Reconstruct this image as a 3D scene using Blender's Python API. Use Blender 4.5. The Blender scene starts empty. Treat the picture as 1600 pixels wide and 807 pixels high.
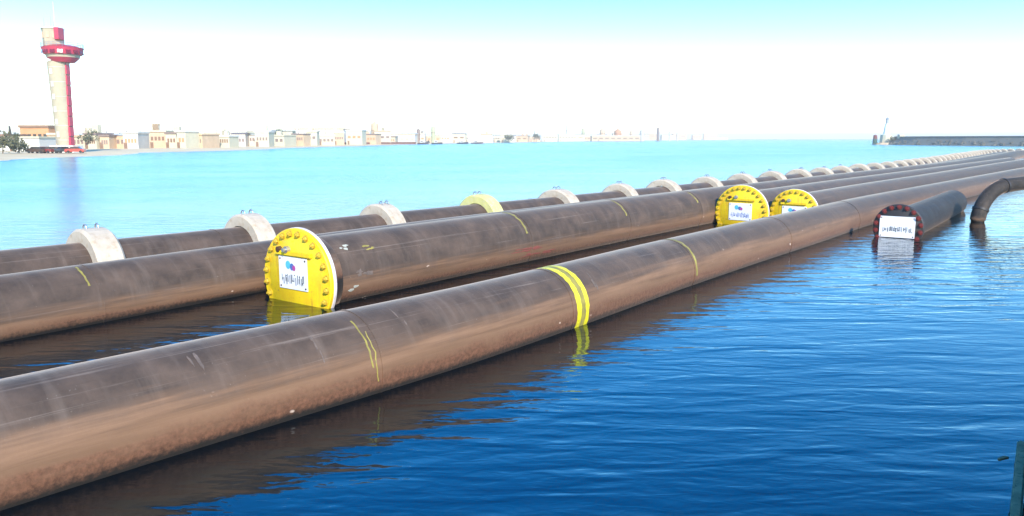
import bpy, bmesh, math, random
from mathutils import Vector, Matrix
R_ = math.radians
rnd = random.Random(7)
scene = bpy.context.scene
C = scene.collection

# ------------------------------------------------------------------ camera
CAM_H = 4.0
cam_d = bpy.data.cameras.new('camera')
cam_d.sensor_width = 36.0
cam_d.lens = 27.0
cam_d.clip_start = 0.1
cam_d.clip_end = 30000
cam = bpy.data.objects.new('camera', cam_d)
C.objects.link(cam)
cam.location = (0, 0, CAM_H)
cam.rotation_euler = (R_(90 - 8.83), 0, 0)
scene.camera = cam
# ------------------------------------------------------------------ light
SUN_AZ, SUN_EL = 162.0, 30.0          # azimuth from +Y towards +X, elevation
world = bpy.data.worlds.new('World')
scene.world = world
world.use_nodes = True
wn = world.node_tree.nodes
sky = wn.new('ShaderNodeTexSky')
sky.sky_type = 'NISHITA'
sky.sun_disc = False
sky.sun_elevation = R_(SUN_EL)
sky.sun_rotation = R_(SUN_AZ)
sky.air_density = 1.0
sky.dust_density = 0.3
sky.ozone_density = 3.0
wn['Background'].inputs['Strength'].default_value = 0.15
vivid = wn.new('ShaderNodeHueSaturation')          # sky saturation raised so the water reflects a deeper blue
vivid.inputs['Saturation'].default_value = 1.45
world.node_tree.links.new(sky.outputs[0], vivid.inputs['Color'])
world.node_tree.links.new(vivid.outputs[0], wn['Background'].inputs['Color'])
sun_d = bpy.data.lights.new('sun', 'SUN')
sun_d.energy = 2.8
sun_d.angle = R_(0.55)
sun_d.color = (1.0, 0.93, 0.82)
sun = bpy.data.objects.new('sun', sun_d)
C.objects.link(sun)
sv = Vector((math.sin(R_(SUN_AZ)) * math.cos(R_(SUN_EL)), math.cos(R_(SUN_AZ)) * math.cos(R_(SUN_EL)), math.sin(R_(SUN_EL))))
sun.rotation_euler = sv.to_track_quat('Z', 'Y').to_euler()
sun.location = sv * 60
scene.view_settings.view_transform = 'Standard'
scene.view_settings.look = 'None'
scene.view_settings.exposure = 1.4
scene.view_settings.gamma = 1.0
scene.cycles.max_bounces = 8
scene.cycles.caustics_reflective = False
scene.cycles.caustics_refractive = False

# ------------------------------------------------------------------ helpers
class NT:
    def __init__(s, name):
        s.m = bpy.data.materials.new(name); s.m.use_nodes = True
        s.t = s.m.node_tree; s.n = s.t.nodes; s.b = s.n['Principled BSDF']
    def new(s, typ, **kw):
        x = s.n.new(typ)
        for k, v in kw.items():
            setattr(x, k, v)
        return x
    def link(s, a, b): s.t.links.new(a, b)
    def coord(s, scale=(1, 1, 1), rot=(0, 0, 0), loc=(0, 0, 0), kind='Object'):
        tc = s.new('ShaderNodeTexCoord'); mp = s.new('ShaderNodeMapping')
        mp.inputs['Scale'].default_value = scale; mp.inputs['Rotation'].default_value = rot
        mp.inputs['Location'].default_value = loc
        s.link(tc.outputs[kind], mp.inputs[0]); return mp.outputs[0]
    def noise(s, co, scale=1.0, detail=4, rough=0.55, dist=0.0):
        x = s.new('ShaderNodeTexNoise'); s.link(co, x.inputs['Vector'])
        x.inputs['Scale'].default_value = scale; x.inputs['Detail'].default_value = detail
        x.inputs['Roughness'].default_value = rough; x.inputs['Distortion'].default_value = dist
        return x.outputs['Fac']
    def ramp(s, fac, stops, interp='LINEAR'):
        x = s.new('ShaderNodeValToRGB'); x.color_ramp.interpolation = interp
        e = x.color_ramp.elements
        while len(e) < len(stops): e.new(0.5)
        for el, (p, c) in zip(e, stops):
            el.position = p; el.color = (c, c, c, 1) if not isinstance(c, tuple) else (*c, 1)
        s.link(fac, x.inputs[0]); return x.outputs[0]
    def mix(s, fac, a, b, mode='MIX'):
        x = s.new('ShaderNodeMix', data_type='RGBA', blend_type=mode)
        for v, i in ((fac, 0), (a, 6), (b, 7)):
            if isinstance(v, tuple): x.inputs[i].default_value = (*v, 1)
            elif isinstance(v, (int, float)): x.inputs[i].default_value = v
            else: s.link(v, x.inputs[i])
        return x.outputs[2]
    def math(s, op, a, b=None, clamp=False):
        x = s.new('ShaderNodeMath', operation=op); x.use_clamp = clamp
        for v, i in ((a, 0), (b, 1)):
            if v is None: continue
            if isinstance(v, (int, float)): x.inputs[i].default_value = v
            else: s.link(v, x.inputs[i])
        return x.outputs[0]
    def bump(s, h, strength=0.3, dist=0.02, normal=None):
        x = s.new('ShaderNodeBump'); x.inputs['Strength'].default_value = strength
        x.inputs['Distance'].default_value = dist; s.link(h, x.inputs['Height'])
        if normal is not None: s.link(normal, x.inputs['Normal'])
        return x.outputs[0]
    def set(s, **kw):
        for k, v in kw.items():
            k = k.replace('_', ' ')
            if isinstance(v, tuple): s.b.inputs[k].default_value = (*v, 1) if len(v) == 3 else v
            elif isinstance(v, (int, float)): s.b.inputs[k].default_value = v
            else: s.link(v, s.b.inputs[k])
        return s

def plain(name, col, rough=0.6, metal=0.0, var=0.25, scale=3.0, bump=0.0, dirt=None):
    t = NT(name); co = t.coord()
    n = t.noise(co, scale, 5, 0.6)
    c = t.mix(t.ramp(n, [(0.3, 1 - var), (0.7, 1.0)]), (0, 0, 0), col, 'MIX')
    if dirt:
        d = t.noise(co, scale * 2.3, 6, 0.7)
        c = t.mix(t.ramp(d, [(0.52, 0.0), (0.68, 0.8)]), c, dirt)
    t.set(Base_Color=c, Roughness=rough, Metallic=metal)
    if bump: t.set(Normal=t.bump(n, 0.5, bump))
    return t.m

def mesh_obj(name, bm, mat, parent=None, smooth=False, loc=(0, 0, 0)):
    me = bpy.data.meshes.new(name)
    bm.normal_update()
    if smooth:
        for fc in bm.faces: fc.smooth = True
        for e in bm.edges:
            if len(e.link_faces) == 2 and e.calc_face_angle(0) > R_(38): e.smooth = False
    bm.to_mesh(me); bm.free()
    if mat is not None: me.materials.append(mat)
    o = bpy.data.objects.new(name, me); C.objects.link(o)
    if parent is not None: o.parent = parent
    o.location = loc
    return o
def share(name, me, parent, loc=(0, 0, 0), rot=(0, 0, 0)):
    o = bpy.data.objects.new(name, me); C.objects.link(o)
    o.parent = parent; o.location = loc; o.rotation_euler = rot
    return o
def tag(o, label=None, cat=None, group=None, kind=None):
    for k, v in (('label', label), ('category', cat), ('group', group), ('kind', kind)):
        if v: o[k] = v
    return o
def thing(name, label, cat, loc=(0, 0, 0), rz=0.0, group=None):
    o = bpy.data.objects.new(name, None); C.objects.link(o)
    o.empty_display_size = 0.3
    o.location = loc; o.rotation_euler = (0, 0, rz)
    return tag(o, label, cat, group)
def copy_tree(o, parent=None):
    c = o.copy(); C.objects.link(c)
    if parent is not None: c.parent = parent
    for ch in list(o.children): copy_tree(ch, c)
    return c

def add_box(bm, x0, x1, y0, y1, z0, z1, mat=None):
    r = bmesh.ops.create_cube(bm, size=1.0)
    m = Matrix.Translation(((x0 + x1) / 2, (y0 + y1) / 2, (z0 + z1) / 2)) @ Matrix.Diagonal((x1 - x0, y1 - y0, z1 - z0, 1))
    if mat is not None: m = mat @ m
    bmesh.ops.transform(bm, matrix=m, verts=r['verts'])
    return r['verts']
def box(x0, x1, y0, y1, z0, z1, bev=0.0):
    bm = bmesh.new(); add_box(bm, x0, x1, y0, y1, z0, z1)
    if bev: bmesh.ops.bevel(bm, geom=list(bm.edges), offset=bev, segments=2, affect='EDGES')
    return bm
def lathe(profile, n=48, axis='Y', bm=None, mat=None, ngon_ends=False):
    """profile: list of (radius, along). closed if the last equals the first."""
    bm = bm or bmesh.new(); rings = []
    for r, h in profile:
        if r < 1e-6:
            p = (0, h, 0) if axis == 'Y' else (0, 0, h)
            rings.append([bm.verts.new(p)]); continue
        ring = []
        for i in range(n):
            a = 2 * math.pi * i / n
            p = (r * math.cos(a), h, r * math.sin(a)) if axis == 'Y' else (r * math.cos(a), r * math.sin(a), h)
            ring.append(bm.verts.new(p))
        rings.append(ring)
    for a, b in zip(rings, rings[1:]):
        for i in range(n):
            j = (i + 1) % n
            if len(a) == 1 and len(b) == 1: continue
            if len(a) == 1: bm.faces.new((a[0], b[i], b[j]))
            elif len(b) == 1: bm.faces.new((a[i], a[j], b[0]))
            else: bm.faces.new((a[i], a[j], b[j], b[i]))
    if mat is not None: bmesh.ops.transform(bm, matrix=mat, verts=[v for r in rings for v in r])
    bmesh.ops.recalc_face_normals(bm, faces=list(bm.faces))
    return bm
def sweep(path, rad, n=40, wall=0.06, bm=None, rfun=None):
    """hollow tube with wall thickness along a 3-D path"""
    bm = bm or bmesh.new()
    pts = [Vector(q) for q in path]; fr = []
    for i, q in enumerate(pts):
        d = (pts[min(i + 1, len(pts) - 1)] - pts[max(i - 1, 0)]).normalized()
        side = d.cross(Vector((0, 0, 1)))
        if side.length < 0.05: side = fr[-1][1].copy() if fr else Vector((1, 0, 0))
        side.normalize()
        if fr and side.dot(fr[-1][1]) < 0: side = -side
        fr.append((q, side, side.cross(d).normalized()))
    def rings(rr):
        out = []
        for k, (q, s, u) in enumerate(fr):
            r = rr * (rfun(k) if rfun else 1)
            out.append([bm.verts.new(q + s * (r * math.cos(2 * math.pi * i / n)) + u * (r * math.sin(2 * math.pi * i / n))) for i in range(n)])
        return out
    o = rings(rad); inn = rings(rad - wall)
    for rs, flip in ((o, 0), (inn, 1)):
        for a, b in zip(rs, rs[1:]):
            for i in range(n):
                j = (i + 1) % n; f = (a[i], a[j], b[j], b[i])
                bm.faces.new(f[::-1] if flip else f)
    for k in (0, -1):
        for i in range(n):
            j = (i + 1) % n
            bm.faces.new((o[k][i], inn[k][i], inn[k][j], o[k][j]))
    bmesh.ops.recalc_face_normals(bm, faces=list(bm.faces))
    return bm

# ------------------------------------------------------------------ materials
def pipe_material(name, zb, grey=(0.080, 0.058, 0.046), mud=(0.225, 0.130, 0.078), rust=(0.098, 0.047, 0.028), phase=0.0, sheen=0.8):
    """sun-bleached black polyethylene, dried mud band towards the water line (z is height above water)"""
    t = NT(name)
    co = t.coord(loc=(phase, phase * 7, 0))
    tc = t.new('ShaderNodeTexCoord'); sx = t.new('ShaderNodeSeparateXYZ'); t.link(tc.outputs['Object'], sx.inputs[0])
    z = sx.outputs['Z']
    streak = t.noise(t.coord((3.0, 0.35, 9.0), loc=(phase, phase, 0)), 1.0, 6, 0.6)
    blot = t.noise(co, 1.6, 7, 0.62)
    fine = t.noise(co, 14.0, 5, 0.7)
    ring = t.noise(t.coord((0.25, 2.2, 0.25), loc=(0, phase, 0)), 2.0, 4, 0.6)
    g = t.mix(t.ramp(blot, [(0.35, 0.0), (0.72, 1.0)]), tuple(v * 0.72 for v in grey), (grey[0] * 1.5, grey[1] * 1.42, grey[2] * 1.36))
    g = t.mix(t.ramp(ring, [(0.52, 0.0), (0.75, 0.28)]), g, (0.20, 0.155, 0.125))
    g = t.mix(t.ramp(fine, [(0.66, 0.0), (0.74, 0.35)]), g, (0.42, 0.36, 0.30))
    scr = t.noise(t.coord((7, 0.10, 14), rot=(0, 0, 0.03), loc=(phase, 2, 3)), 1.0, 6, 0.75)
    g = t.mix(t.ramp(scr, [(0.60, 0.0), (0.68, 0.38)]), g, (0.30, 0.24, 0.20))
    g = t.mix(t.ramp(scr, [(0.30, 0.55), (0.38, 0.0)]), g, (0.03, 0.024, 0.02))
    # wavy height
    w = t.math('ADD', z, t.math('MULTIPLY', t.math('SUBTRACT', streak, 0.5), 0.5))
    w = t.math('ADD', w, t.math('MULTIPLY', t.math('SUBTRACT', blot, 0.5), 0.35))
    lo = t.new('ShaderNodeMapRange'); lo.interpolation_type = 'SMOOTHSTEP'
    lo.inputs[1].default_value = zb + 0.26; lo.inputs[2].default_value = zb - 0.16; t.link(w, lo.inputs[0])
    m = t.mix(t.ramp(streak, [(0.3, 0.0), (0.7, 1.0)]), mud, (mud[0] * 0.62, mud[1] * 0.60, mud[2] * 0.58))
    c = t.mix(lo.outputs[0], g, m)
    lo2 = t.new('ShaderNodeMapRange'); lo2.interpolation_type = 'SMOOTHSTEP'
    lo2.inputs[1].default_value = zb * 0.62 + 0.08; lo2.inputs[2].default_value = zb * 0.62 - 0.22; t.link(w, lo2.inputs[0])
    rr = t.mix(t.ramp(fine, [(0.35, 0.0), (0.7, 1.0)]), rust, (rust[0] * 2.0, rust[1] * 2.0, rust[2] * 2.0))
    c = t.mix(lo2.outputs[0], c, rr)
    wet = t.new('ShaderNodeMapRange'); wet.inputs[1].default_value = 0.17; wet.inputs[2].default_value = 0.04
    t.link(t.math('ADD', z, t.math('ADD', t.math('MULTIPLY', t.math('SUBTRACT', fine, 0.5), 0.16), t.math('MULTIPLY', t.math('SUBTRACT', streak, 0.5), 0.14))), wet.inputs[0])
    c = t.mix(wet.outputs[0], c, (0.018, 0.016, 0.014))
    sp = t.noise(t.coord((1, 0.5, 1), loc=(phase * 3, 0, 5)), 5.0, 2, 0.5)
    spk = t.math('MULTIPLY', t.ramp(sp, [(0.74, 0.0), (0.78, 1.0)]), lo.outputs[0])
    c = t.mix(spk, c, (0.55, 0.42, 0.33))
    t.set(Base_Color=c, Roughness=t.ramp(blot, [(0.3, 0.58), (0.7, 0.80)]), Normal=t.bump(t.math('ADD', fine, t.math('MULTIPLY', streak, 1.5)), 0.35, 0.012))
    t.b.inputs['Specular IOR Level'].default_value = 0.15
    t.b.inputs['Sheen Weight'].default_value = sheen        # dust film
    t.b.inputs['Sheen Roughness'].default_value = 0.30
    t.b.inputs['Sheen Tint'].default_value = (1.0, 0.70, 0.52, 1)
    return t.m

M = {}
def yellow_paint():
    t = NT('yellow_paint'); co = t.coord(); run = t.noise(t.coord((7, 7, 0.8)), 1.0, 5, 0.65); big = t.noise(co, 1.7, 5, 0.6); fine = t.noise(co, 11, 5, 0.7)
    c = t.mix(t.ramp(big, [(0.35, 0.0), (0.7, 1.0)]), (0.86, 0.62, 0.008), (0.74, 0.44, 0.012))
    c = t.mix(t.ramp(run, [(0.55, 0.0), (0.72, 0.75)]), c, (0.46, 0.22, 0.03))
    c = t.mix(t.ramp(fine, [(0.63, 0.0), (0.70, 0.7)]), c, (0.30, 0.15, 0.04))
    t.set(Base_Color=c, Roughness=0.5, Normal=t.bump(fine, 0.4, 0.006)); return t.m
M['yellow'] = yellow_paint()
M['bolt_yellow'] = plain('bolt_paint', (0.62, 0.42, 0.035), 0.5, 0, 0.4, 9)
M['bolt_dark'] = plain('bolt_rust', (0.10, 0.05, 0.025), 0.6, 0.2, 0.4, 9)
M['rim'] = plain('pale_flange_rim', (0.72, 0.64, 0.60), 0.55, 0, 0.2, 4, 0.0, (0.45, 0.34, 0.28))
M['tape'] = plain('yellow_tape', (0.80, 0.70, 0.02), 0.45, 0, 0.22, 5, 0.0, (0.35, 0.28, 0.04))
M['tape_old'] = plain('faded_yellow_tape', (0.36, 0.30, 0.06), 0.6, 0, 0.5, 4, 0.0, (0.18, 0.15, 0.10))
M['sign_white'] = plain('sign_sheet', (0.80, 0.80, 0.82), 0.35, 0, 0.10, 4)
M['ink'] = plain('sign_ink', (0.07, 0.09, 0.11), 0.5, 0, 0.2, 6)
M['ink_blue'] = plain('sign_blue', (0.08, 0.16, 0.42), 0.5, 0, 0.2, 6)
M['ink_cyan'] = plain('sign_cyan', (0.10, 0.48, 0.62), 0.5, 0, 0.2, 6)
M['ink_magenta'] = plain('sign_magenta', (0.45, 0.07, 0.28), 0.5, 0, 0.2, 6)
M['maroon'] = plain('dark_red_paint', (0.20, 0.025, 0.02), 0.45, 0, 0.4, 6, 0.0, (0.05, 0.02, 0.02))
M['black_plate'] = plain('black_plate', (0.030, 0.024, 0.022), 0.55, 0, 0.3, 5)
M['concrete'] = plain('ballast_concrete', (0.58, 0.485, 0.37), 0.85, 0, 0.3, 1.6, 0.012, (0.36, 0.26, 0.17))
M['concrete_yellow'] = plain('painted_concrete', (0.66, 0.60, 0.22), 0.75, 0, 0.25, 2.5, 0.01, (0.55, 0.50, 0.36))
M['steel'] = plain('galvanised_steel', (0.45, 0.45, 0.46), 0.4, 0.7, 0.25, 6)
M['white_spray'] = plain('white_spray', (0.46, 0.46, 0.38), 0.7, 0, 0.3, 12)
M['red_spray'] = plain('red_spray', (0.26, 0.075, 0.055), 0.7, 0, 0.3, 12)
M['scuff'] = plain('pale_scuff', (0.17, 0.125, 0.10), 0.7, 0, 0.5, 8)

def water_material():
    """sheltered deep berth on the quay side of the pipes, wind-ruffled turquoise shallows beyond them"""
    t = NT('harbour_water')
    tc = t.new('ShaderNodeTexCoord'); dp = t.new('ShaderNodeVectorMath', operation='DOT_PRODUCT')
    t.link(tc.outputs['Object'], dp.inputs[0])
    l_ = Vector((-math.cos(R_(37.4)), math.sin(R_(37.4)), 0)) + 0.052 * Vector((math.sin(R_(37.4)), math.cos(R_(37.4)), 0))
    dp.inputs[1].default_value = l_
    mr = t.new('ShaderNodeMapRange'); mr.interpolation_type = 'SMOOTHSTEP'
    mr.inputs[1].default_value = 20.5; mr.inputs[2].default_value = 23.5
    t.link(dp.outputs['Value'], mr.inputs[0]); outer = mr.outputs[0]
    co1 = t.coord((0.55, 2.0, 1), rot=(0, 0, R_(-7)), kind='Object')
    co2 = t.coord((0.8, 1.9, 1), rot=(0, 0, R_(14)), loc=(31, 11, 0), kind='Object')
    co3 = t.coord((0.05, 0.12, 1), rot=(0, 0, R_(-12)), kind='Object')
    co4 = t.coord((0.02, 0.06, 1), rot=(0, 0, R_(5)), loc=(3, 8, 0), kind='Object')
    n1 = t.noise(co1, 0.95, 2, 0.45, 0.45)
    n2 = t.noise(co2, 3.4, 2, 0.5, 0.4)
    n3 = t.noise(co3, 1.0, 3, 0.5, 0.3)
    n4 = t.noise(co4, 1.0, 4, 0.6, 0.3)
    calm = t.ramp(n3, [(0.30, 0.35), (0.70, 1.0)])
    h = t.math('ADD', t.math('MULTIPLY', n1, 0.050), t.math('MULTIPLY', n2, 0.010))
    h = t.math('MULTIPLY', h, calm)
    h = t.math('MULTIPLY', h, t.math('ADD', 1.0, t.math('MULTIPLY', outer, 2.0)))
    nrm = t.bump(h, 1.0, 1.0)
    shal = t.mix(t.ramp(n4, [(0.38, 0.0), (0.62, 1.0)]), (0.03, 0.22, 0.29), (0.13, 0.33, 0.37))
    sky_pale = t.new('ShaderNodeMapRange'); sky_pale.interpolation_type = 'SMOOTHSTEP'      # bright sky reflection painted pale into the water colour near the pipes
    sky_pale.inputs[1].default_value = 75.0; sky_pale.inputs[2].default_value = 24.0
    t.link(t.math('ADD', dp.outputs['Value'], t.math('MULTIPLY', t.math('SUBTRACT', n4, 0.5), 60.0)), sky_pale.inputs[0])
    shal = t.mix(t.math('MULTIPLY', sky_pale.outputs[0], 0.8), shal, (0.33, 0.39, 0.38))
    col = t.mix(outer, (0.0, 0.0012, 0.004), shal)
    tint = t.mix(outer, (0.34, 0.78, 1.0), (0.4, 0.85, 1.0))
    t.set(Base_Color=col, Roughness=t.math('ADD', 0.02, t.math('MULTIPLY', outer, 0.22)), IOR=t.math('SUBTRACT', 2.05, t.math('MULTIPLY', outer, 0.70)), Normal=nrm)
    t.link(tint, t.b.inputs['Specular Tint'])
    return t.m
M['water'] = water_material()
M['sand'] = plain('beach_sand', (0.60, 0.47, 0.30), 0.9, 0, 0.2, 0.08)

# ------------------------------------------------------------------ water and land
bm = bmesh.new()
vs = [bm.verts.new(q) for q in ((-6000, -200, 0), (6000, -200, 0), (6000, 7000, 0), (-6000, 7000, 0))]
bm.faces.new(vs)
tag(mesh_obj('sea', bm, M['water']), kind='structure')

AZ = R_(37.4)
UV = Vector((math.sin(AZ), math.cos(AZ), 0)); LV = Vector((-math.cos(AZ), math.sin(AZ), 0))
def lu(u, lat): return UV * u + LV * lat
def spline(pts, step=0.8):
    """Catmull-Rom through (u, lateral) points, resampled"""
    P = [lu(*q) for q in pts]; out = []
    for i in range(len(P) - 1):
        p0 = P[max(i - 1, 0)] if i else P[0] * 2 - P[1]
        p1, p2 = P[i], P[i + 1]
        p3 = P[i + 2] if i + 2 < len(P) else P[i + 1] * 2 - P[i]
        n = max(2, int((p2 - p1).length / step))
        for k in range(n):
            s = k / n
            m1 = (p2 - p0) * 0.5 * ((p2 - p1).length * 2 / max(((p2 - p1).length + (p1 - p0).length), 1e-6))
            m2 = (p3 - p1) * 0.5 * ((p2 - p1).length * 2 / max(((p2 - p1).length + (p3 - p2).length), 1e-6))
            out.append(p1 * (2 * s**3 - 3 * s**2 + 1) + m1 * (s**3 - 2 * s**2 + s) + p2 * (-2 * s**3 + 3 * s**2) + m2 * (s**3 - s**2))
    out.append(P[-1]); return out

class Pipe:
    """a floating pipe: Empty at its start with local +Y along the pipe, z = 0 at the water line"""
    def __init__(s, label, pts, R, c, mat, group=None, wall=0.06, name='floating_pipe'):
        s.R, s.c, s.mat = R, c, mat
        w = spline(pts)
        d = (w[min(6, len(w) - 1)] - w[0]); s.az = math.atan2(d.x, d.y)
        s.root = thing(name, label, 'pipe', w[0], -s.az, group)
        inv = (Matrix.Translation(w[0]) @ Matrix.Rotation(-s.az, 4, 'Z')).inverted()
        s.world = w
        s.loc = [inv @ q + Vector((0, 0, c)) for q in w]
        s.len = [0.0]
        for a, b in zip(s.loc, s.loc[1:]): s.len.append(s.len[-1] + (b - a).length)
        bm = sweep(s.loc, R, 56, wall, rfun=None)
        mesh_obj('pipe_shell', bm, mat, s.root, True)
    def frame(s, t):
        """matrix at arc length t: local Y along the pipe, origin on the axis"""
        t = max(0, min(t, s.len[-1] - 1e-3)); i = max(k for k in range(len(s.len)) if s.len[k] <= t); i = min(i, len(s.loc) - 2)
        a, b = s.loc[i], s.loc[i + 1]; q = a.lerp(b, (t - s.len[i]) / (s.len[i + 1] - s.len[i]))
        aa, bb = s.loc[max(i - 1, 0)], s.loc[min(i + 2, len(s.loc) - 1)]
        d = (bb - aa).normalized()
        return Matrix.Translation(q) @ Matrix.Rotation(-math.atan2(d.x, d.y), 4, 'Z')
    def near(s, x, y):
        """arc length closest to a world ground point"""
        b = min(range(len(s.world)), key=lambda k: (s.world[k] - Vector((x, y, 0))).length); return s.len[b]
    def ring(s, t, width, mat, name='tape_band', a0=-180, a1=180, lift=0.006, label=None, n=64, jag=0.0):
        m = s.frame(t); bm = bmesh.new(); r = s.R + lift
        full = a1 - a0 >= 360; k = n if full else max(8, int(n * (a1 - a0) / 360)); prof = []
        r0 = s.R - 0.01
        for i in range(k + (0 if full else 1)):
            a = R_(a0 + (a1 - a0) * i / k); j = rnd.uniform(-jag, jag); ww = width * (1 + rnd.uniform(-1, 1) * (0.25 if jag else 0))
            def P(rr, y): return bm.verts.new(m @ Vector((rr * math.cos(a), y, rr * math.sin(a))))
            prof.append([P(r0, j - ww / 2), P(r, j - ww / 2), P(r, j + ww / 2), P(r0, j + ww / 2)])
        L = len(prof)
        for i in range(L if full else L - 1):
            p, q = prof[i], prof[(i + 1) % L]
            for x in range(3): bm.faces.new((p[x], p[x + 1], q[x + 1], q[x]))
        if not full:
            for p in (prof[0], prof[-1]): bm.faces.new(p)
        bmesh.ops.recalc_face_normals(bm, faces=list(bm.faces))
        o = mesh_obj(name, bm, mat, s.root, True)
        if label: o['label'] = label
        return o
    def patch(s, t, ang, size_y, size_a, mat, name='paint_mark', seed=0, lift=0.004, blobs=5):
        """irregular paint or scuff marks lying on the shell; one small thin mesh"""
        rr = random.Random(seed); m = s.frame(t); bm = bmesh.new()
        for b in range(blobs):
            cy, ca = rr.uniform(-1, 1) * size_y, R_(ang + rr.uniform(-1, 1) * size_a)
            n = 10; ring = []; ry, ra = rr.uniform(0.2, 0.55) * size_y, R_(rr.uniform(0.2, 0.6) * size_a)
            for i in range(n):
                th = 2 * math.pi * i / n; k = rr.uniform(0.55, 1.15)
                a = ca + ra * k * math.sin(th); y = cy + ry * k * math.cos(th); r = s.R + lift + 0.0008 * b
                ring.append(bm.verts.new(m @ Vector((r * math.cos(a), y, r * math.sin(a)))))
            mid = bm.verts.new(m @ Vector(((s.R + lift * 1.6 + 0.0008 * b) * math.cos(ca), cy, (s.R + lift * 1.6 + 0.0008 * b) * math.sin(ca))))
            low = [bm.verts.new(m @ (m.inverted() @ v.co - Vector((0, 0, 0))).lerp(Vector((0, (m.inverted() @ v.co).y, 0)), 0.012)) for v in ring]
            for i in range(n):
                j = (i + 1) % n
                bm.faces.new((mid, ring[i], ring[j])); bm.faces.new((ring[i], low[i], low[j], ring[j]))
        bmesh.ops.recalc_face_normals(bm, faces=list(bm.faces))
        return tag(mesh_obj(name, bm, mat, s.root), kind='stuff')

# bolts shared by all flanges: hex nut on a washer with a stud, axis Y, pointing to -Y
def bolt_mesh(name, mat, sc=1.0):
    bm = lathe([(0.0, -0.085 * sc), (0.024 * sc, -0.085 * sc), (0.026 * sc, -0.05 * sc)], 8)
    lathe([(0.026 * sc, -0.055 * sc), (0.05 * sc, -0.055 * sc), (0.055 * sc, -0.045 * sc), (0.055 * sc, -0.012 * sc)], 6, bm=bm)
    lathe([(0.055 * sc, -0.012 * sc), (0.068 * sc, -0.012 * sc), (0.068 * sc, 0.004 * sc)], 10, bm=bm)
    me = bpy.data.meshes.new(name); bm.to_mesh(me); bm.free(); me.materials.append(mat); return me
BOLT_Y = bolt_mesh('bolt', M['bolt_yellow'], 1.25); BOLT_D = bolt_mesh('bolt', M['bolt_dark']); BOLT_R = bolt_mesh('bolt', M['maroon'], 1.5)

def lettering(parent, w, h, y, seed, dark, logo=True):
    """the sign's print is not legible in the picture: a coloured emblem above a row of dark strokes"""
    r = random.Random(seed); bm = bmesh.new()
    x = -w * 0.40; zc = -h * (0.20 if logo else 0.12); hh = h * (0.17 if logo else 0.14)
    while x < w * 0.40:
        st = w * r.uniform(0.012, 0.026); t0, t1 = r.uniform(-1, -0.3), r.uniform(0.3, 1)
        add_box(bm, x, x + st, y - 0.004, y, zc + hh * t0, zc + hh * t1)
        if r.random() < 0.55:
            q = r.uniform(-0.9, 0.8); add_box(bm, x + st, x + st + w * r.uniform(.015, .04), y - 0.004, y, zc + hh * q, zc + hh * (q + 0.22))
        x += st + w * r.choice((0.014, 0.02, 0.03, 0.045))
    mesh_obj('lettering', bm, dark, parent)
    if logo:
        for (px, pz, rx, rz, mt) in ((-0.16, 0.25, 0.11, 0.13, 'ink_cyan'), (-0.02, 0.20, 0.09, 0.11, 'ink_blue'), (0.05, 0.17, 0.07, 0.09, 'ink_magenta')):
            b2 = lathe([(0, -0.004), (1, -0.004), (1, 0)], 14)
            bmesh.ops.transform(b2, matrix=Matrix.Translation((px * w, y - (0.002 if mt == 'ink_blue' else 0.003 if mt == 'ink_magenta' else 0), pz * h)) @ Matrix.Diagonal((rx * w * 0.8, 1, rz * h, 1)), verts=b2.verts)
            mesh_obj('emblem', b2, M[mt], parent)

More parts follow.
